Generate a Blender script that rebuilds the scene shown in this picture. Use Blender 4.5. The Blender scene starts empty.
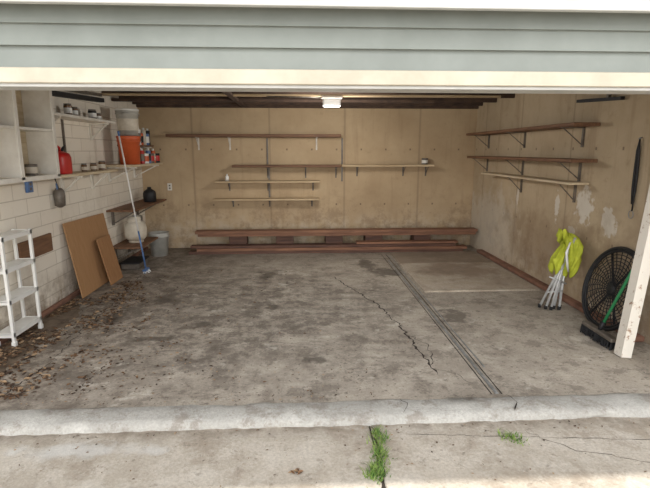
import bpy, bmesh, math, random
from mathutils import Vector, Matrix, Euler, noise as mnoise
random.seed(7)
S=bpy.context.scene
# ------------------------------------------------------------------ materials
def srgb(r,g,b):
    f=lambda c:(c/255/12.92) if c/255<=0.04045 else ((c/255+0.055)/1.055)**2.4
    return (f(r),f(g),f(b),1)
class NT:
    def __init__(s,name):
        s.m=bpy.data.materials.new(name); s.m.use_nodes=True
        s.t=s.m.node_tree; s.t.nodes.clear()
        s.out=s.n('ShaderNodeOutputMaterial'); s.b=s.n('ShaderNodeBsdfPrincipled')
        s.l(s.b.outputs[0],s.out.inputs[0]); s.tc=s.n('ShaderNodeTexCoord'); s.P=s.tc.outputs['Object']
    def n(s,t,**k):
        x=s.t.nodes.new(t)
        for a,v in k.items(): setattr(x,a,v)
        return x
    def l(s,a,b): s.t.links.new(a,b)
    def noise(s,scale,detail=6,rough=0.6,vec=None,col=False):
        x=s.n('ShaderNodeTexNoise'); x.inputs['Scale'].default_value=scale
        x.inputs['Detail'].default_value=detail; x.inputs['Roughness'].default_value=rough
        s.l(vec or s.P,x.inputs['Vector']); return x.outputs['Color' if col else 'Fac']
    def rng(s,v,a,b,c=0,d=1,smooth=False):
        x=s.n('ShaderNodeMapRange'); x.inputs[1].default_value=a;x.inputs[2].default_value=b
        x.inputs[3].default_value=c;x.inputs[4].default_value=d
        if smooth:x.interpolation_type='SMOOTHSTEP'
        s.l(v,x.inputs[0]); return x.outputs[0]
    def math(s,op,a,b=None,clamp=False):
        x=s.n('ShaderNodeMath',operation=op); x.use_clamp=clamp
        for i,v in enumerate((a,b)):
            if v is None: continue
            if isinstance(v,(int,float)): x.inputs[i].default_value=v
            else: s.l(v,x.inputs[i])
        return x.outputs[0]
    def mix(s,f,a,b,bt='MIX'):
        x=s.n('ShaderNodeMix',data_type='RGBA',blend_type=bt)
        for i,v in ((0,f),(6,a),(7,b)):
            if isinstance(v,(int,float)): x.inputs[i].default_value=v
            elif isinstance(v,tuple): x.inputs[i].default_value=v
            else: s.l(v,x.inputs[i])
        return x.outputs[2]
    def sep(s):
        x=s.n('ShaderNodeSeparateXYZ'); s.l(s.P,x.inputs[0]); return x.outputs
    def ell(s,c,r,soft=0.35,wob=0.5,ns=6):
        v=s.n('ShaderNodeVectorMath',operation='SUBTRACT'); s.l(s.P,v.inputs[0]); v.inputs[1].default_value=c
        w=s.n('ShaderNodeVectorMath',operation='MULTIPLY'); s.l(v.outputs[0],w.inputs[0]); w.inputs[1].default_value=tuple(0 if q==0 else 1/q for q in r)
        q=s.n('ShaderNodeVectorMath',operation='LENGTH'); s.l(w.outputs[0],q.inputs[0])
        d=s.math('ADD',q.outputs['Value'],s.rng(s.noise(ns,4),.3,.7,-wob,wob))
        return s.rng(d,1+soft,1-soft,0,1,True)
    def fin(s,col,rough=.8,bump=None,bs=.3,bd=.01,metal=0):
        if isinstance(col,tuple): s.b.inputs['Base Color'].default_value=col
        else: s.l(col,s.b.inputs['Base Color'])
        s.b.inputs['Roughness'].default_value=rough; s.b.inputs['Metallic'].default_value=metal
        if bump is not None:
            x=s.n('ShaderNodeBump'); x.inputs['Strength'].default_value=bs; x.inputs['Distance'].default_value=bd
            s.l(bump,x.inputs['Height']); s.l(x.outputs[0],s.b.inputs['Normal'])
        return s.m
def simple(name,c,c2=None,scale=8,rough=.6,metal=0,bs=.15,stretch=None):
    t=NT(name); vec=None
    if stretch:
        m=t.n('ShaderNodeMapping'); m.inputs['Scale'].default_value=stretch; t.l(t.P,m.inputs[0]); vec=m.outputs[0]
    if c2 is None: c2=tuple(x*.75 for x in c[:3])+(1,)
    f=t.rng(t.noise(scale,6,.6,vec),.35,.65)
    return t.fin(t.mix(f,c,c2),rough,t.noise(scale*6,4,.6,vec),bs,.004,metal)
def wood(name,a,b,axis='x',rough=.7):
    st={'x':(1.2,14,14),'y':(14,1.2,14),'z':(14,14,1.2)}[axis]
    return simple(name,a,b,2.2,rough,0,.25,st)

def concrete(name,c1,c2,c3):
    t=NT(name)
    base=t.mix(t.rng(t.noise(1.1,8,.65),.32,.68),c1,c2)
    base=t.mix(t.rng(t.noise(4,8,.7),.45,.75),base,c3)
    base=t.mix(t.rng(t.noise(60,3,.6),.35,.75,0,.3),base,(.08,.07,.06,1))
    bump=t.math('ADD',t.noise(9,8,.7),t.math('MULTIPLY',t.noise(120,3,.6),.5))
    return t,base,bump
# garage floor
t,base,bump=concrete('garage_floor_concrete',srgb(180,169,154),srgb(146,136,123),srgb(196,186,171))
x,y,z=t.sep()
left=t.rng(x,-.6,-2.3,0,1,True)
spk=t.rng(t.noise(7,9,.8),.46,.58)
base=t.mix(t.math('MULTIPLY',left,t.rng(spk,0,1,.12,.9)),base,srgb(92,78,64))
cen=t.ell((-1.0,4.7,0),(1.8,1.6,0),.5,.5,2)
base=t.mix(t.math('MULTIPLY',cen,t.rng(t.noise(5,10,.8),.46,.56,.05,.78)),base,srgb(92,83,74))
base=t.mix(t.math('MULTIPLY',t.rng(t.noise(22,6,.72),.57,.63),.65),base,srgb(80,70,59))
base=t.mix(t.math('MULTIPLY',t.rng(t.noise(2.6,10,.82),.52,.56),.5),base,srgb(100,91,81))
base=t.mix(t.math('MULTIPLY',t.rng(t.noise(3.1,9,.75),.42,.36),.5),base,srgb(210,203,190))
for c,r in (((1.51,4.44,0),(.14,.17,0)),((1.16,6.2,0),(.2,.2,0)),((-.45,6.1,0),(.1,.2,0)),((.95,6.7,0),(.12,.3,0)),((-1.5,5.1,0),(.14,.12,0)),((-.9,4.3,0),(.12,.07,0)),((-1.25,4.0,0),(.2,.05,0)),((-.3,4.8,0),(.07,.1,0)),((-1.8,4.6,0),(.08,.2,0)),((.1,3.5,0),(.1,.05,0))):
    base=t.mix(t.math('MULTIPLY',t.ell(c,r,.4,.7,9),.7),base,srgb(70,61,52))
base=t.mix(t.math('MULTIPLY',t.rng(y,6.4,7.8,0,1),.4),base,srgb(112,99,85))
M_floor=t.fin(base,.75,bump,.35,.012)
# slabs
t,base,bump=concrete('slab_concrete',srgb(188,174,155),srgb(164,150,131),srgb(198,187,172))
base=t.mix(t.math('MULTIPLY',t.ell((2.1,6.2,0),(.5,.35,0),.4,.4,5),.55),base,srgb(120,98,80))
base=t.mix(t.math('MULTIPLY',t.rng(t.noise(3,9,.8),.52,.6),.4),base,srgb(120,106,92))
M_slab=t.fin(base,.8,bump,.3,.01)
t,base,bump=concrete('slab_stained_concrete',srgb(152,136,118),srgb(128,112,95),srgb(164,148,132)); M_slab2=t.fin(base,.8,bump,.3,.01)
# driveway
t,base,bump=concrete('driveway_concrete',srgb(198,188,173),srgb(170,159,143),srgb(210,202,189))
base=t.mix(t.rng(t.noise(2.3,10,.82),.50,.60,0,.5),base,srgb(134,119,101))
base=t.mix(t.rng(t.noise(18,6,.75),.57,.66,0,.5),base,srgb(104,92,78))
base=t.mix(t.math('MULTIPLY',t.ell((-1.2,2.44,0),(.36,.06,0),.5,.6,6),.5),base,srgb(206,206,202))
x,y,z=t.sep()
base=t.mix(t.math('MULTIPLY',t.rng(y,2.46,2.6,0,.75),t.rng(t.noise(6,6,.7),.35,.6)),base,srgb(108,95,80))
M_drive=t.fin(base,.8,bump,.4,.012)
t,base,bump=concrete('curb_concrete',srgb(186,183,175),srgb(162,158,150),srgb(202,199,191))
base=t.mix(t.rng(t.noise(5,9,.8),.51,.60,0,.6),base,srgb(124,113,100))
M_curb=t.fin(base,.8,bump,.6,.018)
# walls
def tanwall(name,c1,c2,seam=None,extra=None):
    t=NT(name); x,y,z=t.sep()
    base=t.mix(t.rng(t.noise(1.3,7,.65),.3,.7),c1,c2)
    base=t.mix(t.rng(t.noise(9,7,.75),.56,.7,0,.4),base,srgb(144,121,93))
    if seam:
        ax,ps=seam; q={'x':x,'y':y}[ax]
        for p in ps:
            d=t.math('ABSOLUTE',t.math('SUBTRACT',q,p))
            base=t.mix(t.rng(d,.022,.004,0,.38),base,srgb(112,92,72))
    for h in (.72,1.62):
        dz=t.math('ABSOLUTE',t.math('SUBTRACT',z,h)); q={'x':x,'y':y}[seam[0]]
        fr=t.math('ABSOLUTE',t.math('SUBTRACT',t.math('FRACT',t.math('MULTIPLY',q,2.46)),.5))
        m=t.math('MULTIPLY',t.rng(dz,.018,.011),t.rng(fr,.038,.024))
        base=t.mix(t.math('MULTIPLY',m,.7),base,srgb(90,74,60))
    low=t.math('MULTIPLY',t.rng(z,.75,.15,0,1,True),t.rng(t.noise(5,7,.7),.4,.6))
    base=t.mix(t.math('MULTIPLY',low,.5),base,srgb(204,194,178))
    low2=t.math('MULTIPLY',t.rng(z,1.2,.3,0,1,True),t.rng(t.noise(3.3,8,.78),.49,.60))
    base=t.mix(t.math('MULTIPLY',low2,.5),base,srgb(120,95,70))
    streak=t.n('ShaderNodeMapping'); streak.inputs['Scale'].default_value=(6,6,.5); t.l(t.P,streak.inputs[0])
    base=t.mix(t.rng(t.noise(1.5,5,.6,streak.outputs[0]),.55,.72,0,.28),base,srgb(132,105,77))
    if extra: base=extra(t,base)
    return t.fin(base,.85,t.noise(40,5,.6),.15,.006)
M_back=tanwall('back_drywall',srgb(190,167,134),srgb(170,146,114),('x',(-1.72,-.48,.74,1.98)))
def patches(t,b):
    for c,r in (((0,4.78,1.05),(0,.13,.15)),((0,4.36,.93),(0,.11,.12)),((0,5.29,.98),(0,.04,.15)),((0,4.95,.75),(0,.08,.05)),((0,6.3,1.0),(0,.03,.1))):
        b=t.mix(t.math('MULTIPLY',t.ell(c,r,.22,.6,11),.85),b,srgb(218,211,198))
    b=t.mix(t.math('MULTIPLY',t.ell((0,7.2,.5),(0,.8,.5),.5,.5,5),.5),b,srgb(212,206,192))
    b=t.mix(t.math('MULTIPLY',t.ell((0,5.4,.45),(0,1.2,.35),.5,.7,4),.45),b,srgb(142,118,92))
    b=t.mix(t.math('MULTIPLY',t.ell((0,4.2,.5),(0,.5,.5),.5,.7,4),.35),b,srgb(146,124,100))
    return b
M_right=tanwall('right_drywall',srgb(194,175,146),srgb(173,153,124),('y',(3.9,5.12,6.34,7.56)),patches)
# block wall
t=NT('painted_block_wall'); x,y,z=t.sep()
cmb=t.n('ShaderNodeCombineXYZ'); t.l(y,cmb.inputs[0]); t.l(z,cmb.inputs[1])
br=t.n('ShaderNodeTexBrick'); t.l(cmb.outputs[0],br.inputs[0])
br.inputs['Color1'].default_value=srgb(234,227,213); br.inputs['Color2'].default_value=srgb(228,219,204); br.inputs['Mortar'].default_value=srgb(198,188,172)
for k,v in (('Scale',1),('Mortar Size',.006),('Mortar Smooth',.5),('Brick Width',.42),('Row Height',.145)): br.inputs[k].default_value=v
base=t.mix(t.rng(t.noise(3,8,.7),.52,.74,0,.45),br.outputs['Color'],srgb(190,175,152))
base=t.mix(t.math('MULTIPLY',t.rng(z,.5,.05,0,1,True),t.rng(t.noise(6,7,.7),.35,.6)),base,srgb(150,134,114))
bump=t.math('SUBTRACT',t.math('MULTIPLY',t.noise(30,5),.3),t.math('MULTIPLY',br.outputs['Fac'],.6))
M_left=t.fin(base,.8,bump,.35,.006)
M_side=simple('siding_paint',srgb(128,133,127),srgb(119,124,118),3,.6)
M_cream=simple('cream_trim_paint',srgb(190,182,164),srgb(176,167,149),5,.6)
M_white=simple('white_paint',srgb(228,224,214),srgb(210,204,192),6,.5)
M_fascia=simple('fascia_paint',srgb(190,190,186),srgb(178,178,174),6,.5)
M_wplas=simple('white_plastic',srgb(236,235,230),srgb(222,220,214),4,.4)
t=NT('peeling_white_paint'); M_peel=t.fin(t.mix(t.rng(t.noise(14,7,.75),.58,.64),srgb(226,219,206),srgb(150,112,80)),.7,t.noise(20,5),.3,.005)
M_dark=simple('dark_joist_wood',srgb(84,64,50),srgb(58,44,36),5,.85)
M_ceil=simple('dark_ceiling_boards',srgb(70,60,52),srgb(46,40,36),4,.9)
M_redbeam=wood('red_brown_joist_wood',srgb(112,74,56),srgb(80,54,42))
M_brown=wood('brown_shelf_wood',srgb(128,92,66),srgb(96,68,50))
M_browny=wood('brown_shelf_wood_side',srgb(134,98,70),srgb(100,70,50),'y')
M_tan=wood('pale_shelf_wood',srgb(200,178,144),srgb(172,148,114))
M_tany=wood('pale_shelf_wood_side',srgb(214,198,168),srgb(190,170,138),'y')
M_lum=wood('redwood_lumber',srgb(148,106,80),srgb(110,76,58))
M_lum2=wood('dark_redwood_lumber',srgb(108,76,60),srgb(76,52,43))
M_ply=wood('plywood',srgb(172,132,92),srgb(162,122,82),'z')
M_ply2=wood('plywood_dark',srgb(164,122,82),srgb(152,110,72),'z')
M_steel=simple('galvanized_steel',srgb(168,168,166),srgb(130,130,126),12,.45,.5)
M_alu=simple('aluminium_tube',srgb(214,214,212),srgb(184,184,182),12,.4,.3)
M_gray=simple('gray_bracket_metal',srgb(120,112,102),srgb(94,86,78),12,.5,.3)
M_black=simple('black_rubber',srgb(30,30,32),srgb(20,20,22),12,.6)
M_dirt=simple('dirt',srgb(120,104,86),srgb(84,70,56),9,.95,0,.8)
M_brick=simple('red_stained_sill',srgb(146,106,86),srgb(114,82,67),7,.85)
M_orange=simple('orange_plastic',srgb(208,98,54),srgb(186,84,46),4,.45)
M_red=simple('red_plastic',srgb(200,36,32),srgb(176,28,26),4,.4)
M_blue=simple('blue_plastic',srgb(94,124,168),srgb(70,102,150),4,.4)
M_yel=simple('yellow_green_fabric',srgb(200,206,66),srgb(168,176,46),9,.8)
M_green=simple('green_handle_paint',srgb(60,150,96),srgb(40,128,78),9,.5)
M_tankw=simple('tank_white_enamel',srgb(216,208,192),srgb(182,170,150),5,.5)
M_graybkt=simple('gray_bucket_plastic',srgb(186,184,176),srgb(156,153,145),5,.5)
M_glass=simple('amber_jar_glass',srgb(120,84,50),srgb(90,60,36),5,.2)
M_crack=simple('crack_shadow_dirt',srgb(60,50,41),srgb(42,35,29),20,.95)
M_leaf=[simple('dry_leaf_%s'%n,c,None,30,.85) for n,c in (('brown',srgb(122,90,62)),('dark',srgb(72,54,40)),('tan',srgb(170,142,110)),('umber',srgb(92,68,48)))]
M_grass=[simple('grass_green',srgb(96,132,50),srgb(70,102,36),20,.7),simple('grass_light',srgb(140,162,80),None,20,.7)]
t=NT('bulb_glass'); t.b.inputs['Emission Color'].default_value=(1,.97,.9,1); t.b.inputs['Emission Strength'].default_value=.15; M_bulb=t.fin(srgb(226,226,222),.4)
# ------------------------------------------------------------------ mesh builder
class MB:
    def __init__(s,name): s.name=name; s.bm=bmesh.new(); s.mats=[]
    def mi(s,m):
        if m not in s.mats: s.mats.append(m)
        return s.mats.index(m)
    def add(s,vs,fs,m,smooth=False):
        i=s.mi(m); V=[s.bm.verts.new(v) for v in vs]
        for f in fs:
            try: q=s.bm.faces.new([V[k] for k in f]); q.material_index=i; q.smooth=smooth
            except ValueError: pass
        return V
    def box(s,c,d,m,rot=None,bev=0.004):
        tb=bmesh.new(); bmesh.ops.create_cube(tb,size=1)
        for v in tb.verts: v.co=Vector((v.co.x*d[0],v.co.y*d[1],v.co.z*d[2]))
        b=min(bev,min(d)*.3)
        if b>0: bmesh.ops.bevel(tb,geom=tb.edges[:],offset=b,segments=1,affect='EDGES')
        R=Euler(rot).to_matrix() if rot else Matrix.Identity(3)
        for k,v in enumerate(tb.verts): v.index=k; v.co=R@v.co+Vector(c)
        tb.verts.index_update()
        s.add([v.co.copy() for v in tb.verts],[[v.index for v in f.verts] for f in tb.faces],m); tb.free()
    def bx(s,x0,x1,y0,y1,z0,z1,m,bev=.004): s.box(((x0+x1)/2,(y0+y1)/2,(z0+z1)/2),(x1-x0,y1-y0,z1-z0),m,None,bev)
    def beam(s,p,q,w,h,m,up=(0,0,1)):
        p=Vector(p);q=Vector(q);d=(q-p).normalized();u=Vector(up)
        r=d.cross(u).normalized(); u=r.cross(d)
        vs=[e+r*a*w/2+u*b*h/2 for e in (p,q) for a,b in ((-1,-1),(1,-1),(1,1),(-1,1))]
        s.add(vs,[(0,1,2,3),(7,6,5,4),(0,4,5,1),(1,5,6,2),(2,6,7,3),(3,7,4,0)],m)
    def tube(s,pts,r,m,seg=10,closed=False,caps=True):
        pts=[Vector(p) for p in pts]; n=len(pts); rs=r if isinstance(r,(list,tuple)) else [r]*n
        V=[];prev=None
        for i,p in enumerate(pts):
            a=pts[(i-1)%n] if (closed or i>0) else p; b=pts[(i+1)%n] if (closed or i<n-1) else p
            d=(b-a).normalized()
            if prev is None: o=Vector((0,0,1)) if abs(d.z)<.9 else Vector((1,0,0)); u=d.cross(o).normalized()
            else: u=(prev-d*prev.dot(d)).normalized()
            prev=u; w=d.cross(u)
            for k in range(seg):
                t_=2*math.pi*k/seg; V.append(p+(u*math.cos(t_)+w*math.sin(t_))*rs[i])
        F=[]
        for i in range(n if closed else n-1):
            j=(i+1)%n
            for k in range(seg):
                l=(k+1)%seg; F.append((i*seg+k,i*seg+l,j*seg+l,j*seg+k))
        if caps and not closed: F.append(tuple(range(seg))[::-1]); F.append(tuple((n-1)*seg+k for k in range(seg)))
        s.add(V,F,m,True)
    def lathe(s,c,prof,m,seg=28,caps=True,axis=None):
        c=Vector(c);V=[];n=len(prof); R=axis or Matrix.Identity(3)
        for r,h in prof:
            for k in range(seg):
                t_=2*math.pi*k/seg; V.append(c+R@Vector((r*math.cos(t_),r*math.sin(t_),h)))
        F=[(i*seg+k,i*seg+(k+1)%seg,(i+1)*seg+(k+1)%seg,(i+1)*seg+k) for i in range(n-1) for k in range(seg)]
        if caps: F.append(tuple(range(seg))[::-1]); F.append(tuple((n-1)*seg+k for k in range(seg)))
        s.add(V,F,m,True)
    def done(s,origin=True):
        bmesh.ops.recalc_face_normals(s.bm,faces=s.bm.faces[:])
        me=bpy.data.meshes.new(s.name)
        o=Vector((0,0,0))
        if origin:
            lo=Vector([min(v.co[i] for v in s.bm.verts) for i in range(3)]); hi=Vector([max(v.co[i] for v in s.bm.verts) for i in range(3)])
            o=Vector(((lo.x+hi.x)/2,(lo.y+hi.y)/2,lo.z))
            for v in s.bm.verts: v.co-=o
        s.bm.to_mesh(me); s.bm.free()
        for m in s.mats: me.materials.append(m)
        ob=bpy.data.objects.new(s.name,me); ob.location=o; S.collection.objects.link(ob); return ob
XL,XR,YB,YF=-2.55,2.92,8.0,2.9
def room(name,x0,x1,y0,y1,z0,z1,m):
    b=MB(name); b.bx(x0,x1,y0,y1,z0,z1,m,0); return b.done(False)
# ------------------------------------------------------------------ shell
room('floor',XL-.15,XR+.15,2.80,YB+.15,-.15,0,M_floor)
room('wall_back',XL-.15,XR+.15,YB,YB+.15,0,2.45,M_back)
room('wall_left',XL-.15,XL,YF,YB,0,2.45,M_left)
room('wall_right',XR,XR+.15,YF,YB,0,2.45,M_right)
room('ceiling',XL-.15,XR+.15,YF,YB+.15,2.45,2.5,M_ceil)
b=MB('roof'); b.bx(-4.6,4.6,2.60,YB+.4,2.56,2.63,M_ceil,0); b.bx(-4.6,4.6,2.66,YB+.3,2.5,2.56,M_ceil,0); b.done()
b=MB('wall_front')
for x0,x1 in ((-4.5,-2.48),(2.74,4.5)): b.bx(x0,x1,2.80,2.9,0,1.95,M_side,0)
b.bx(-4.5,4.5,2.81,2.9,1.95,2.5,M_cream,0); b.done()
b=MB('siding_header')
zs=[2.032,2.142,2.252,2.37]
for i in range(3):
    z0,z1=zs[i],zs[i+1]
    b.add([(-4.5,2.735,z0),(4.5,2.735,z0),(4.5,2.762,z1+.005),(-4.5,2.762,z1+.005),(-4.5,2.80,z0),(4.5,2.80,z0),(4.5,2.80,z1+.005),(-4.5,2.80,z1+.005)],
          [(0,1,2,3),(4,7,6,5),(0,4,5,1),(3,2,6,7),(0,3,7,4),(1,5,6,2)],M_side)
b.done()
b=MB('trim_1'); b.bx(-4.5,4.5,2.72,2.80,1.952,2.03,M_cream,.004); b.bx(-4.5,4.5,2.745,2.92,1.935,1.952,M_fascia,.002); b.done()
b=MB('fascia_board'); b.bx(-4.6,4.6,2.60,2.64,2.315,2.56,M_fascia,.003); b.bx(-4.6,4.6,2.64,2.80,2.38,2.40,M_fascia,0); b.done()
# ceiling joists
b=MB('ceiling_joists')
for i,yy in enumerate((3.42,4.2,4.8,5.4,6.0,6.6,7.2,7.75)):
    b.bx(XL+.005,XR-.005,yy,yy+.045,2.30,2.448,M_redbeam if i in(4,) else M_dark)
b.bx(XL+.005,XR-.005,7.93,7.995,2.27,2.448,M_dark)
b.bx(-.9,-.82,5.0,7.93,2.27,2.30,M_dark)
b.bx(XL+.01,1.9,6.9,6.99,2.262,2.299,M_dark)
b.bx(XL+.01,2.6,6.3,6.33,2.27,2.299,M_tan)
b.done()
# driveway + curb
b=MB('driveway'); b.bx(-9,.40,-10,2.80,-.2,-.02,M_drive,.006); b.bx(.408,9,-10,2.80,-.2,-.02,M_drive,.006); b.bx(.40,.408,-10,2.80,-.2,-.03,M_crack,0)
def ribbon(b,pts,w,m,z,step=.035,jit=.02):
    P=[];
    for a,c in zip(pts,pts[1:]):
        a=Vector(a);c=Vector(c);n=max(2,int((c-a).length/step))
        for k in range(n): P.append(a.lerp(c,k/n)+Vector((random.uniform(-jit,jit),random.uniform(-jit,jit)*.3)))
    P.append(Vector(pts[-1])); V=[]
    for i,p in enumerate(P):
        d=(P[min(i+1,len(P)-1)]-P[max(i-1,0)]).normalized(); q=Vector((-d.y,d.x)); ww=w*random.uniform(.25,1.3)*(0.2 if i in(0,len(P)-1) else 1)
        V+= [(p.x+q.x*ww,p.y+q.y*ww,z),(p.x-q.x*ww,p.y-q.y*ww,z)]
    b.add(V,[(2*i,2*i+1,2*i+3,2*i+2) for i in range(len(P)-1)],m)
ribbon(b,[(.42,2.59),(.44,2.4),(.40,2.2),(.41,1.9)],.008,M_crack,-.0185)
ribbon(b,[(.6,2.5),(1.1,2.46),(1.7,2.4),(2.4,2.36)],.0018,M_crack,-.0185)
ribbon(b,[(1.3,2.5),(1.5,2.3),(1.7,2.24),(2.0,2.1)],.0022,M_crack,-.0185)
b.done(False)
def grid_band(name,x0,x1,y0,y1,nx,prof,mat,amp,ew=.012):
    b=MB(name);V=[];n=len(prof)
    for i in range(nx+1):
        xx=x0+(x1-x0)*i/nx
        for j,(fy,h) in enumerate(prof):
            w=mnoise.noise(Vector((xx*3,j*.9,1)))*ew+mnoise.noise(Vector((xx*14,j*2.1,4)))*ew*.5
            V.append((xx,y0+(y1-y0)*fy+w,h+(mnoise.noise(Vector((xx*6,j*1.7,9)))*amp if 0<j<n-1 else 0)))
    F=[(i*n+j,(i+1)*n+j,(i+1)*n+j+1,i*n+j+1) for i in range(nx) for j in range(n-1)]
    b.add(V,F,mat,True)
    ribbon(b,[(1.30,2.63),(1.36,2.72),(1.33,2.83)],.004,M_crack,.039,.03,.01)
    ribbon(b,[(.62,2.64),(.66,2.75),(.60,2.83)],.002,M_crack,.039,.03,.01)
    return b.done(False)
grid_band('concrete_curb',-2.47,2.73,2.61,2.85,520,[(0,-.022),(.03,0),(.1,.018),(.25,.027),(.5,.031),(.8,.027),(.93,.014),(1,-.01)],M_curb,.008,.02)
# slabs
b=MB('concrete_slab'); b.bx(1.42,2.78,5.23,6.60,0,.022,M_slab,.008); b.bx(1.42,2.78,6.63,7.40,0,.018,M_slab2,.008); b.done(False)
b=MB('floor_rail')
b.bx(1.292,1.318,2.9,6.9,.0,.008,M_steel,.002); b.bx(1.335,1.342,2.9,7.3,.0,.003,M_crack,0); b.bx(1.266,1.272,2.9,7.3,.0,.003,M_crack,0); b.bx(1.368,1.380,3.3,7.2,.0,.006,M_steel,.002); b.done(False)
b=MB('baseboard_right'); b.bx(2.82,2.918,3.7,7.4,0,.05,M_brick,.01); b.done()
b=MB('baseboard_left'); b.bx(XL+.002,XL+.05,3.0,7.9,0,.05,M_brick,.01); b.done()
# leaf litter + soil
def leaf(b,x,y,z,s):
    a=random.uniform(0,6.28); w=s*random.uniform(.3,.6); c=math.cos(a);n=math.sin(a)
    tl=random.uniform(0,.7)*s
    P=[(-s,0,0),(-s*.3,w,tl),(s*.5,w*.7,tl*.9),(s,0,tl*.4),(s*.5,-w*.7,tl*.7),(-s*.3,-w,tl*.6),(0,0,tl*.1)]
    V=[(x+p*c-q*n,y+p*n+q*c,z+r) for p,q,r in P]
    b.add(V,[(0,1,6),(1,2,6),(2,3,6),(3,4,6),(4,5,6),(5,0,6)],random.choice(M_leaf))
b=MB('dry_leaf_litter');V=[];nx,ny=12,150
for j in range(ny+1):
    yy=3.1+(5.15-3.1)*j/ny
    wv=.30+.12*mnoise.noise(Vector((yy*1.7,0,0)))+.08*mnoise.noise(Vector((yy*9,3,0)))
    wv*=max(0,min(1,(5.2-yy)*2,(yy-3.05)*3))
    for i in range(nx+1):
        f=i/nx; V.append((XL+.06+wv*f,yy,(.014+.012*mnoise.noise(Vector((f*5,yy*9,2))))*(1-f**2)-.001*(f==1)))
b.add(V,[(j*(nx+1)+i,j*(nx+1)+i+1,(j+1)*(nx+1)+i+1,(j+1)*(nx+1)+i) for j in range(ny) for i in range(nx)],M_dirt,True)
for i in range(3800):
    f=random.random()**1.5; yy=random.uniform(3.0,5.9)
    wv=1.0 if yy<4.6 else 1.0-.4*(yy-4.6)
    k=mnoise.noise(Vector((f*3,yy*2.4,7)))
    if k<random.uniform(-.3,.05): continue
    xx=XL+.09+f*wv
    if yy>5.15 and xx<-2.22: continue
    leaf(b,xx,yy,.018 if f<.25 else .003,random.uniform(.007,.028)*(1 if f<.7 else .7))
for i in range(900):
    xx=random.gauss(-1.35,.65); yy=random.uniform(3.1,6.4)
    if xx<XL+.4 or xx>1.2: continue
    if mnoise.noise(Vector((xx*1.6,yy*1.6,3)))<random.uniform(-.25,.1): continue
    leaf(b,xx,yy,.002,random.uniform(.004,.018))
for i in range(230):
    leaf(b,random.uniform(-2.3,.5),2.90+random.random()**2*.5,.002,random.uniform(.003,.012))
for i in range(70):
    leaf(b,random.uniform(1.5,2.45),random.uniform(3,5),.002,random.uniform(.003,.007))
for i in range(30):
    x_=random.uniform(-2.4,-1.7);y_=random.uniform(3.2,5.0);a=random.uniform(0,3.1);L=random.uniform(.04,.10)
    b.tube([(x_,y_,.02),(x_+L*math.cos(a)*.5,y_+L*math.sin(a)*.5,.026),(x_+L*math.cos(a),y_+L*math.sin(a)*1.1,.018)],.0025,M_leaf[1],5)
b.done(False)
b=MB('driveway_leaf_debris')
for i in range(190):
    leaf(b,random.uniform(-2.2,2.4),2.585-random.random()**2*.5,-.017,random.uniform(.003,.010))
for i in range(6): leaf(b,-.05+random.uniform(-.04,.04),2.2+random.uniform(-.02,.02),-.015,.02)
b.done(False)
# cracks
b=MB('floor_cracks')
ribbon(b,[(.42,6.0),(.50,5.72),(.79,4.89),(.92,4.22)],.007,M_crack,.0015)
ribbon(b,[(.92,4.22),(.96,3.6),(.99,3.2)],.009,M_crack,.0015)
ribbon(b,[(.93,4.0),(1.06,3.75),(1.03,3.5),(.97,3.35)],.004,M_crack,.0015)
ribbon(b,[(.99,3.3),(1.12,3.2),(1.2,3.05)],.003,M_crack,.0015)
ribbon(b,[(.6,5.45),(.9,5.3),(1.26,5.2)],.004,M_crack,.0015)
ribbon(b,[(-2.0,3.0),(-1.92,3.6),(-2.0,4.4),(-1.98,5.2),(-2.08,6.2)],.005,M_crack,.0015)
ribbon(b,[(-1.2,3.7),(-.4,3.9),(.3,3.75)],.002,M_crack,.0015)
ribbon(b,[(-2.1,6.0),(-1.2,6.3),(-.3,6.2)],.002,M_crack,.0015)
b.done(False)
def grass(name,pts,n,h,sp):
    b=MB(name)
    for i in range(n):
        p=random.choice(pts); x=p[0]+random.gauss(0,sp);y=p[1]+random.gauss(0,sp*1.4);a=random.uniform(0,6.28)
        hh=h*random.uniform(.4,1.1);w=random.uniform(.002,.0045);L=hh*random.uniform(.3,1.2)
        c=math.cos(a);s_=math.sin(a);V=[]
        for k in range(4):
            f=k/3; ww=w*(1-f*.95); d=L*f*f
            V+=[(x+c*d-s_*ww,y+s_*d+c*ww,-.0195+hh*(f-.25*f*f)),(x+c*d+s_*ww,y+s_*d-c*ww,-.0195+hh*(f-.25*f*f))]
        b.add(V,[(0,1,3,2),(2,3,5,4),(4,5,7,6)],random.choice(M_grass))
    b.done()
grass('grass_tuft',[(.43,2.5),(.44,2.45),(.43,2.38),(.42,2.3),(.40,2.24),(.39,2.2),(.38,2.17),(.40,2.2),(.37,2.16),(.35,2.14),(.42,2.33),(.45,2.48)],520,.045,.024)
grass('grass_tuft',[(1.21,2.42),(1.16,2.44),(1.25,2.41),(1.19,2.45)],130,.034,.016)
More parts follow.
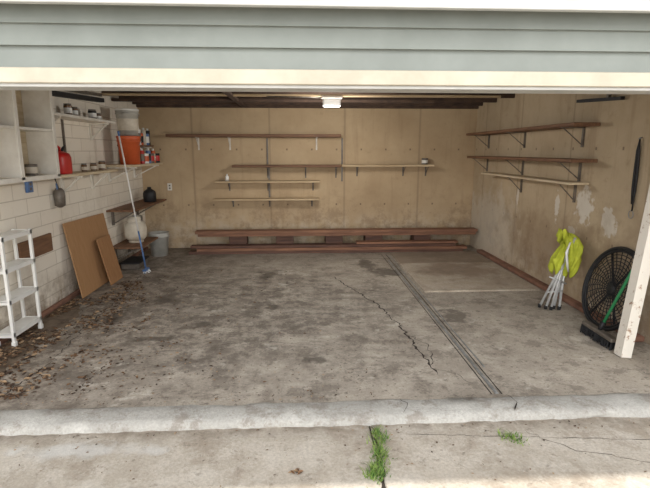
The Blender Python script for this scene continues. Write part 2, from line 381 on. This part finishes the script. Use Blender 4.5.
# ------------------------------------------------------------------ back wall shelves
def bracket_back(b,x,zt,d=.2,h=.2,m=None):
    m=m or M_gray
    b.bx(x-.012,x+.012,YB-.008,YB-.001,zt-h,zt,m,0); b.bx(x-.012,x+.012,YB-d,YB-.001,zt-.006,zt,m,0)
    b.beam((x,YB-d*.85,zt-.006),(x,YB-.006,zt-h*.8),.01,.008,m)
def shelf_back(name,x0,x1,z,m,br,d=.25,th=.04,bm=None,h=.2,std=None):
    b=MB(name); b.bx(x0,x1,YB-d,YB-.002,z-th,z,m,.004)
    for x in br: bracket_back(b,x,z-th,d*.8,h,bm)
    if std: b.bx(std[0]-.014,std[0]+.014,YB-.018,YB-.001,std[1],std[2],M_gray,.002)
    return b.done()
shelf_back('storage_shelf',-2.07,.66,1.855,M_brown,(-1.62,-1.12,.28),.26,.045,M_white)
shelf_back('storage_shelf',-1.07,.66,1.375,M_brown,(-.52,.1,.6),.26,.035,None,.18,(-.52,1.38,1.8))
shelf_back('storage_shelf',.68,2.18,1.38,M_tan,(.95,1.72,2.1),.24,.035,None,.16,(.70,1.1,1.8))
shelf_back('storage_shelf',-1.36,.33,1.12,M_tan,(-1.15,-.52,.22),.22,.028,None,.14,(-.50,1.13,1.33))
shelf_back('storage_shelf',-1.39,.32,.835,M_tan,(-1.1,-.5,.2),.22,.028,None,.12,(-.50,.84,1.08))
b=MB('paint_can'); b.lathe((2.05,YB-.12,1.381),[(.05,0),(.05,.09),(.053,.095),(.045,.1)],M_gray); b.lathe((2.05,YB-.12,1.40),[(.0515,0),(.0515,.05)],M_white,28,False); b.done()
b=MB('spray_bottle'); b.lathe((-1.17,YB-.12,1.121),[(.03,0),(.03,.07),(.012,.09),(.012,.11)],M_wplas,16); b.done()
def outlet(name,x,y,z,side):
    b=MB(name)
    if side=='b':
        b.bx(x-.035,x+.035,y-.012,y-.001,z-.058,z+.058,M_white,.003)
        for dz in(-.022,.022): b.bx(x-.014,x+.014,y-.015,y-.011,z+dz-.013,z+dz+.013,M_gray,.001)
    else:
        b.bx(x+.001,x+.03,y-.045,y+.045,z-.055,z+.055,M_blue,.003)
        for dz in(-.022,.022): b.bx(x+.029,x+.033,y-.014,y+.014,z+dz-.013,z+dz+.013,M_gray,.001)
    b.done()
outlet('electrical_outlet',-2.12,YB,1.02,'b'); outlet('electrical_outlet',XL,4.66,1.27,'l')
# lumber
b=MB('lumber_stack')
b.bx(-1.75,2.62,7.45,7.62,.0,.045,M_lum2); b.bx(-1.62,2.68,7.44,7.60,.047,.09,M_lum); b.bx(-1.72,2.5,7.47,7.62,.092,.13,M_lum2)
b.bx(-1.2,2.6,7.64,7.8,.0,.05,M_lum); b.bx(-1.5,2.4,7.64,7.8,.052,.1,M_lum2); b.bx(.9,2.55,7.5,7.66,.132,.165,M_lum)
for x in (-1.0,-.25,.55,1.2,2.0): b.bx(x-.14,x+.14,7.66,7.9,.102,.255,M_lum2)
b.bx(-1.62,2.86,7.58,7.72,.257,.30,M_lum); b.bx(-1.66,2.88,7.56,7.74,.302,.35,M_lum); b.bx(-1.5,2.8,7.76,7.92,.257,.32,M_lum2)
b.done()
# ------------------------------------------------------------------ right wall shelves
def shelf_right(name,y0,y1,z,m,br,d=.26,th=.035,bm=None):
    b=MB(name); b.bx(XR-d,XR-.002,y0,y1,z-th,z,m,.004); bm=bm or M_gray
    for y in br:
        b.bx(XR-.02,XR-.002,y-.014,y+.014,z-th-.2,z-th,bm,0); b.bx(XR-d*.92,XR-.002,y-.014,y+.014,z-th-.008,z-th,bm,0)
        b.beam((XR-d*.85,y,z-th-.006),(XR-.012,y,z-th-.18),.012,.008,bm)
    b.done()
shelf_right('storage_shelf',4.64,7.7,1.87,M_browny,(4.9,6.2,7.4),.27)
shelf_right('storage_shelf',4.62,7.6,1.52,M_browny,(4.9,6.2,7.4),.27)
shelf_right('storage_shelf',4.72,7.1,1.285,M_tany,(4.95,6.2),.22,.025)
b=MB('hanging_strap')
for dy,zz in ((-.012,1.08),(.012,1.14)):
    b.tube([(XR-.02,4.04,1.70),(XR-.022,4.04+dy,1.6),(XR-.02,4.04+dy*1.4,1.4),(XR-.02,4.04+dy*1.3,1.25),(XR-.02,4.04+dy*.6,zz)],[.005,.010,.011,.010,.006],M_black,8)
b.tube([(XR-.001,4.04,1.71),(XR-.03,4.04,1.70)],.006,M_steel,8)
b.tube([(XR-.02,4.04+.03*math.cos(a),1.05+.035*math.sin(a)) for a in [i*math.pi/6 for i in range(12)]],.004,M_steel,6,True)
b.done()
b=MB('door_jamb_post'); b.beam((2.545,3.445,0.004),(2.752,3.445,2.296),.085,.09,M_peel,(0,1,0)); b.done()
# ------------------------------------------------------------------ left wall items
b=MB('open_storage_cabinet')
x0,x1=XL+.002,XL+.26
b.bx(x0,x0+.012,3.5,4.74,1.37,2.2,M_tany,0)
for y in (3.5,4.12,4.72): b.bx(x0,x1,y-.011,y+.011,1.37,2.2,M_white,.002)
for z in (1.37,1.785,2.2): b.bx(x0,x1,3.49,4.735,z-.011,z+.011,M_white,.002)
for y in (4.12,4.715): b.bx(x1,x1+.015,y-.025,y+.025,1.36,2.21,M_white,.002)
b.bx(x1,x1+.015,3.49,4.74,1.345,1.385,M_white,.002)
b.done()
def shelf_left(name,y0,y1,z,m,br,d=.25,th=.03,bm=None,std=()):
    b=MB(name); b.bx(XL+.002,XL+d,y0,y1,z-th,z,m,.004); bm=bm or M_white
    for y in br:
        b.bx(XL+.002,XL+.03,y-.018,y+.018,z-th-.2,z-th,bm,0); b.bx(XL+.002,XL+d*.92,y-.014,y+.014,z-th-.02,z-th,bm,0)
        b.beam((XL+d*.85,y,z-th-.01),(XL+.02,y,z-th-.18),.02,.016,bm)
    for y in std: b.bx(XL+.001,XL+.02,y-.012,y+.012,z-.55,z-.03,M_gray,.002)
    b.done()
shelf_left('storage_shelf',4.77,6.35,1.96,M_white,(4.95,6.15),std=(5.45,))
shelf_left('storage_shelf',4.77,6.3,1.37,M_tany,(5.3,6.05),.25)
shelf_left('storage_shelf',6.42,7.72,1.42,M_tany,(6.6,7.6),.42)
shelf_left('storage_shelf',7.0,7.72,1.68,M_browny,(7.1,7.65),.30,.02)
shelf_left('storage_shelf',6.42,7.95,.83,M_browny,(6.6,7.6),.38,.025,M_gray)
shelf_left('storage_shelf',6.42,7.22,.33,M_browny,(6.6,7.1),.42,.025,M_gray)
b=MB('wood_plank'); b.bx(XL+.002,XL+.025,4.38,4.95,.60,.78,M_browny,.003); b.bx(XL+.002,XL+.025,3.3,3.84,.60,.78,M_browny,.003); b.done()
b=MB('hanging_cord'); b.tube([(XL+.012,4.83,1.9),(XL+.014,4.84,1.7),(XL+.012,4.82,1.5),(XL+.014,4.84,1.39)],.006,M_black,6); b.done()
b=MB('hanging_tool_pouch'); c=Vector((XL+.06,5.12,1.02)); 
b.lathe(c,[(.02,0),(.05,.02),(.055,.12),(.05,.17),(.03,.2)],M_gray,16); b.tube([c+Vector((0,0,.19)),c+Vector((-.03,0,.31))],.005,M_black,6); b.tube([c+Vector((.0,-.03,.18)),c+Vector((0,-.04,.25))],.008,M_blue,6); b.done()
# gas can
b=MB('gas_can'); c=Vector((XL+.15,4.98,1.371))
prof=[(.12,0),(.125,.02),(.125,.16),(.11,.2),(.05,.225)]
V=[];seg=24
for r,h in prof:
    for k in range(seg):
        a=2*math.pi*k/seg; ca,sa=math.cos(a),math.sin(a); e=.6
        V.append(c+Vector((r*.78*math.copysign(abs(ca)**e,ca),r*1.15*math.copysign(abs(sa)**e,sa),h)))
F=[(i*seg+k,i*seg+(k+1)%seg,(i+1)*seg+(k+1)%seg,(i+1)*seg+k) for i in range(len(prof)-1) for k in range(seg)]+[tuple(range(seg)),tuple((len(prof)-1)*seg+k for k in range(seg))]
b.add(V,F,M_red,True)
b.tube([c+Vector(p) for p in ((0,.05,.2),(0,.05,.26),(0,0,.275),(0,-.06,.26),(0,-.07,.19))],.012,M_red)
b.tube([c+Vector(p) for p in ((0,.06,.18),(0,.12,.25),(0,.17,.28))],[.018,.014,.009],M_black)
b.lathe(c+Vector((0,.055,.19)),[(.024,0),(.024,.03)],M_black,16)
b.done()
def can(name,x,y,z,r,h,m,m2):
    b=MB(name); b.lathe((x,y,z),[(r,0),(r*1.03,.004),(r,.008),(r,h-.008),(r*1.03,h-.004),(r*.95,h)],m,20)
    b.lathe((x,y,z+h*.2),[(r*1.015,0),(r*1.015,h*.55)],m2,20,False)
    if name=='spray_can': b.lathe((x,y,z+h),[(r*.5,0),(r*.5,.03)],M_wplas,12)
    if name=='glass_jar': b.lathe((x,y,z+h),[(r*.9,0),(r*.9,.018)],M_gray,16)
    b.done()
cols=[M_red,M_wplas,M_blue,M_gray,M_orange,M_black,M_red,M_tankw]
for i,(x,y) in enumerate(((-2.20,6.95),(-2.20,7.08),(-2.19,7.21),(-2.2,7.34),(-2.2,7.47),(-2.2,7.62),(-2.38,7.02),(-2.36,7.18),(-2.37,7.4),(-2.36,7.58))):
    can('paint_can' if i%2 else 'spray_can',x,y,1.421,.052 if i%2 else .034,.14 if i%2 else .18,cols[i%8],cols[(i+3)%8])
for i,(x,y) in enumerate(((-2.33,7.08),(-2.31,7.20),(-2.33,7.32),(-2.31,7.44),(-2.32,7.56),(-2.32,7.67))):
    can('spray_can' if i%2 else 'paint_can',x,y,1.681,.034 if i%2 else .05,.22 if i%2 else .17,cols[(i*3+6)%8],cols[(i*2+1)%8])
for y,z,r,h in ((5.3,1.961,.04,.10),(5.45,1.961,.035,.08),(5.9,1.961,.045,.09),(6.05,1.961,.04,.06)): can('glass_jar',XL+.15,y,z,r,h,M_glass if r<.045 else M_black,M_wplas)
for y,z,r,h in ((5.6,1.371,.03,.07),(5.85,1.371,.035,.07),(6.1,1.371,.04,.09)): can('glass_jar',XL+.13,y,z,r,h,M_glass,M_tankw)
can('paint_can',XL+.14,4.5,1.382,.05,.1,M_gray,M_tankw)
def bucket(name,c,r0,r1,h,m,lid=None,handle=True,fill=None,bm=None,label=None):
    b=MB(name); c=Vector(c)
    b.lathe(c,[(r0,0),(r0+(r1-r0)*.82,h*.82),(r1+.008,h*.83),(r1+.008,h*.86),(r1,h*.87),(r1+.004,h*.96),(r1+.006,h),(r1-.004,h),(r1-.01,h*.85),(r0-.004,.01)],m)
    if lid: b.lathe(c+Vector((0,0,h)),[(r1+.01,-.012),(r1+.01,.008),(r1-.01,.010),(r1-.015,.004)],lid)
    if label: b.lathe(c+Vector((0,0,h*.2)),[(r0+(r1-r0)*.2+.003,0),(r0+(r1-r0)*.65+.003,h*.45)],label,28,False)
    if fill: b.lathe(c+Vector((0,0,h*.8)),[(r1-.012,0),(r1*.6,.03),(.02,.05)],fill)
    if handle:
        b.tube([c+Vector(((r1+.012)*math.cos(a),(r1+.012)*.25+(-(r1)*1.0*math.sin(a))*.9,h*.86-abs(math.sin(a))*h*.35)) for a in [math.pi*i/14 for i in range(15)]],.003,bm or M_steel,6)
    b.done()
bucket('orange_bucket',(-2.26,6.64,1.421),.125,.145,.36,M_orange,M_orange)
bucket('white_bucket',(-2.255,6.64,1.794),.12,.14,.33,M_graybkt,M_wplas,label=M_tankw)
bucket('gray_bucket',(-2.19,7.45,0.0),.125,.15,.36,M_graybkt,None,True,M_dirt)
b=MB('black_jug'); c=Vector((-2.30,7.5,.831)); b.lathe(c,[(.085,0),(.095,.01),(.095,.13),(.085,.16),(.04,.19),(.03,.2),(.03,.225)],M_black)
b.tube([c+Vector((0,.03+.06*math.cos(a),.14+.07*math.sin(a))) for a in [math.pi*.1*i for i in range(8)]],.009,M_black,8); b.done()
# propane tank
b=MB('propane_tank'); c=Vector((-2.32,6.82,.331))
b.lathe(c,[(.10,0),(.10,.025)],M_tankw); b.lathe(c+Vector((0,0,.02)),[(.06,0),(.115,.02),(.145,.06),(.15,.10),(.15,.19),(.14,.235),(.10,.275),(.05,.29)],M_tankw)
b.lathe(c+Vector((0,0,.295)),[(.022,0),(.022,.05),(.03,.055),(.03,.08)],M_steel,14)
for a0 in (0,math.pi):
    V=[]
    for i in range(9):
        a=a0+.4+ (math.pi-.8)*i/8
        for r in (.098,.104):
            for h in (.27,.37): V.append(c+Vector((r*math.cos(a),r*math.sin(a),h)))
    F=[]
    for i in range(8):
        q=i*4; F+=[(q,q+4,q+5,q+1),(q+2,q+3,q+7,q+6),(q+1,q+5,q+7,q+3),(q,q+2,q+6,q+4)]
    b.add(V,F,M_tankw,True)
b.done()
b=MB('toolbox'); b.bx(-2.45,-2.20,6.5,6.92,.002,.08,M_gray,.01); b.bx(-2.46,-2.19,6.49,6.93,.08,.10,M_black,.01); b.done()
# mop
b=MB('mop'); p=Vector((-2.06,6.34,.05)); q=Vector((-2.24,6.25,1.78))
b.tube([p,p.lerp(q,.3)],.011,M_blue); b.tube([p.lerp(q,.3),q],.010,M_wplas); b.tube([q,q+(q-p).normalized()*.06],.013,M_blue)
b.box((-2.06,6.34,.045),(.05,.16,.03),M_blue,None,.008)
for i in range(40):
    yy=6.27+.14*i/39; b.tube([(-2.06+random.uniform(-.02,.02),yy,.04),(-2.05+random.uniform(-.04,.04),yy+random.uniform(-.01,.01),.006)],.004,M_wplas if i%3 else M_blue,5)
b.done()
def lean(name,y0,y1,xb,xt,h,m,th=.012,skew=0,z0=.012,dh=0):
    b=MB(name); n=Vector((h,0,-(xt-xb))).normalized()*th
    A=[Vector((xb,y0,z0)),Vector((xb+skew,y1,z0)),Vector((xt+skew*.3,y1,h+dh)),Vector((xt,y0,h))]
    b.add(A+[a-n for a in A],[(0,1,2,3),(4,7,6,5),(0,4,5,1),(1,5,6,2),(2,6,7,3),(3,7,4,0)],m); b.done()
lean('plywood_sheet',5.18,6.24,-2.38,-2.51,.84,M_ply,z0=.012,dh=-.02)
lean('plywood_offcut',5.70,6.08,-2.27,-2.395,.57,M_ply2,z0=.012)
# rack
b=MB('shelving_rack'); X0,X1,Y0,Y1=-2.52,-2.36,3.86,4.30
for x in (X0+.012,X1-.012):
    for y in (Y0+.015,Y1-.015):
        b.bx(x-.012,x+.012,y-.016,y+.016,.02,.93,M_wplas,.004); b.bx(x-.016,x+.016,y-.02,y+.02,.0,.05,M_wplas,.004)
for z in (.12,.40,.66,.92):
    b.bx(X0,X1,Y0,Y1,z-.012,z,M_wplas,.003)
    b.bx(X1-.012,X1,Y0,Y1,z-.035,z+.004,M_wplas,.002); b.bx(X0,X1,Y0,Y0+.012,z-.035,z+.004,M_wplas,.002); b.bx(X0,X1,Y1-.012,Y1,z-.035,z+.004,M_wplas,.002)
b.done()
# ------------------------------------------------------------------ right floor items
b=MB('folded_camp_chair'); top=Vector((2.76,4.72,.74))
feet=[(2.48,4.66),(2.515,4.60),(2.555,4.57),(2.60,4.60),(2.64,4.57),(2.675,4.62),(2.57,4.68)]
for i,(x,y) in enumerate(feet):
    tp=top+Vector((random.uniform(-.02,.03),(-.10+.03*i),-.03*i))
    b.tube([(x,y,.006),tp],.0125,M_alu,8); b.lathe((x,y,.0),[(.016,0),(.016,.035)],M_black,8)
b.tube([(2.52,4.63,.17),(2.68,4.60,.19)],.009,M_alu,8); b.tube([(2.53,4.61,.34),(2.72,4.62,.26)],.009,M_alu,8)
def blob(b,secs,m,seg=48,ph=0,skew=0):
    V=[]
    for j,(zz,cx,cy,rx,ry) in enumerate(secs):
        for k in range(seg):
            a=2*math.pi*k/seg; f=1+.18*math.sin(a*5+zz*11+ph)+.12*math.sin(a*11-zz*19+ph)+.06*math.sin(a*19+zz*40)
            dz=(.05*math.sin(a*3+1+ph)+skew*math.cos(a)) if j<3 else .014*math.sin(a*6+j)
            V.append((cx+rx*f*math.cos(a),cy+ry*f*math.sin(a),zz+dz))
    b.add(V,[(j*seg+k,j*seg+(k+1)%seg,(j+1)*seg+(k+1)%seg,(j+1)*seg+k) for j in range(len(secs)-1) for k in range(seg)]+[tuple(range(seg)),tuple((len(secs)-1)*seg+k for k in range(seg))],m,True)
blob(b,[(.36,2.75,4.66,.02,.03),(.39,2.75,4.66,.05,.06),(.45,2.755,4.66,.06,.08),(.52,2.765,4.67,.075,.10),(.60,2.775,4.68,.08,.11),(.67,2.775,4.70,.085,.12),(.72,2.77,4.71,.075,.10),(.745,2.76,4.72,.05,.07),(.76,2.76,4.72,.015,.02)],M_yel)
blob(b,[(.40,2.60,4.64,.02,.025),(.43,2.60,4.64,.045,.05),(.48,2.61,4.65,.06,.065),(.53,2.635,4.66,.055,.06),(.59,2.67,4.67,.05,.05),(.66,2.71,4.69,.03,.04)],M_yel,40,2.1)
blob(b,[(.71,2.69,4.72,.03,.03),(.74,2.68,4.72,.045,.04),(.77,2.675,4.72,.03,.03),(.79,2.675,4.72,.01,.01)],M_yel,28,1)
b.tube([(2.70,4.585,.70),(2.655,4.56,.6),(2.67,4.55,.48),(2.70,4.57,.40)],[.008,.012,.012,.008],M_wplas,8)
b.done()
b=MB('round_net_chair'); R=.375
cy=4.03
cb=Vector((2.70,cy,.017)); ct=Vector((2.89,cy,.745)); U=(ct-cb).normalized(); W=Vector((0,1,0)); N=W.cross(U)
C=(cb+ct)/2
if N.x>0: N=-N
def pt(r,a,bow): return C+U*r*math.sin(a)+W*r*math.cos(a)-N*bow
b.tube([pt(R,2*math.pi*i/64,0) for i in range(64)],.015,M_black,10,True)
b.tube([pt(R*.93,2*math.pi*i/64,.004) for i in range(64)],.012,M_black,8,True)
for j in range(1,12):
    r=R*j/12; b.tube([pt(r,2*math.pi*i/48,.008*math.sin(i*2.1+j)) for i in range(48)],.004,M_black,6,True)
for i in range(30):
    a=2*math.pi*i/30; b.tube([pt(R*.04,a,0),pt(R*.5,a+.14,.004),pt(R,a,0)],.004,M_black,6)
b.lathe(C,[(.05,-.006),(.05,.006)],M_black,20,True,Matrix((W,U,W.cross(U))).transposed())
for sgn in(-1,1): b.tube([C+U*.30+W*.18*sgn-N*.02,C-U*.30-W*.18*sgn-N*.02],.011,M_black,8)
b.done()
b=MB('push_broom')
hx,hy=2.545,3.76
b.box((hx,hy,.085),(.065,.44,.035),M_gray,(0,0,-.03),.008)
for i in range(340):
    yy=hy-.21+.42*random.random(); xx=hx+random.uniform(-.028,.028)
    b.tube([(xx,yy,.075),(xx+(xx-hx)*.6+random.uniform(-.006,.006),yy+random.uniform(-.01,.01),.002)],.0035,M_black,4,False,False)
p=Vector((hx,hy,.09)); q=Vector((2.82,3.56,1.12))
b.tube([p,p.lerp(q,.08)],.017,M_black,10); b.tube([p.lerp(q,.06),q],.0125,M_green,12)
b.done()
# ceiling lamp
b=MB('ceiling_light_fixture'); 
b.bx(.28,.54,6.14,6.28,2.235,2.268,M_white,.006); b.bx(.30,.52,6.15,6.27,2.14,2.233,M_bulb,.012); b.tube([(.28,6.21,2.25),(.1,6.21,2.255),(-.4,6.21,2.258)],.008,M_gray,8); b.done()
b=MB('door_spring_arm'); b.beam((2.88,4.3,2.06),(2.88,5.0,2.10),.04,.03,M_black); b.beam((2.88,4.5,2.08),(2.88,4.5,2.29),.03,.03,M_gray,(0,1,0)); b.done()
b=MB('door_track'); b.beam((-2.50,4.9,2.16),(-2.47,6.4,2.22),.06,.05,M_black); b.beam((-2.40,5.0,2.22),(-2.40,6.2,2.26),.03,.03,M_gray); b.done()
# ------------------------------------------------------------------ lights
w=bpy.data.worlds.new('overcast_sky'); S.world=w; w.use_nodes=True
bg=w.node_tree.nodes['Background']; bg.inputs[0].default_value=(.93,.95,1,1); bg.inputs[1].default_value=1.15
def lamp(name,typ,loc,energy,color=(1,1,1),rot=None,**k):
    d=bpy.data.lights.new(name,typ); d.energy=energy; d.color=color
    for a,v in k.items(): setattr(d,a,v)
    o=bpy.data.objects.new(name,d); o.location=loc
    if rot is not None: o.rotation_euler=rot
    S.collection.objects.link(o); return o
dr=Vector((.03,-.19,-.98)); lamp('sun','SUN',(0,5,8),4.2,(1,.96,.9),dr.to_track_quat('-Z','Y').to_euler(),angle=math.radians(1.5))
dr=Vector((.0,.95,-.25)); lamp('front_fill_sun','SUN',(0,-6,4),3.5,(1,.99,.97),dr.to_track_quat('-Z','Y').to_euler(),angle=math.radians(80))  # added fill: broad second sun from the front to brighten the interior
lamp('ceiling_fill','POINT',(.41,6.21,1.95),48,(1,.97,.92),shadow_soft_size=.15)  # extra point light added below the fixture to lift the interior fill
# ------------------------------------------------------------------ camera
cd=bpy.data.cameras.new('camera'); cd.sensor_width=36; cd.lens=36*480/650; cd.clip_start=.05
co=bpy.data.objects.new('camera',cd); co.location=(0,0,1.6); co.rotation_euler=(math.radians(79),0,math.radians(-3)); S.collection.objects.link(co); S.camera=co
S.view_settings.view_transform='Standard'; S.view_settings.exposure=0.18
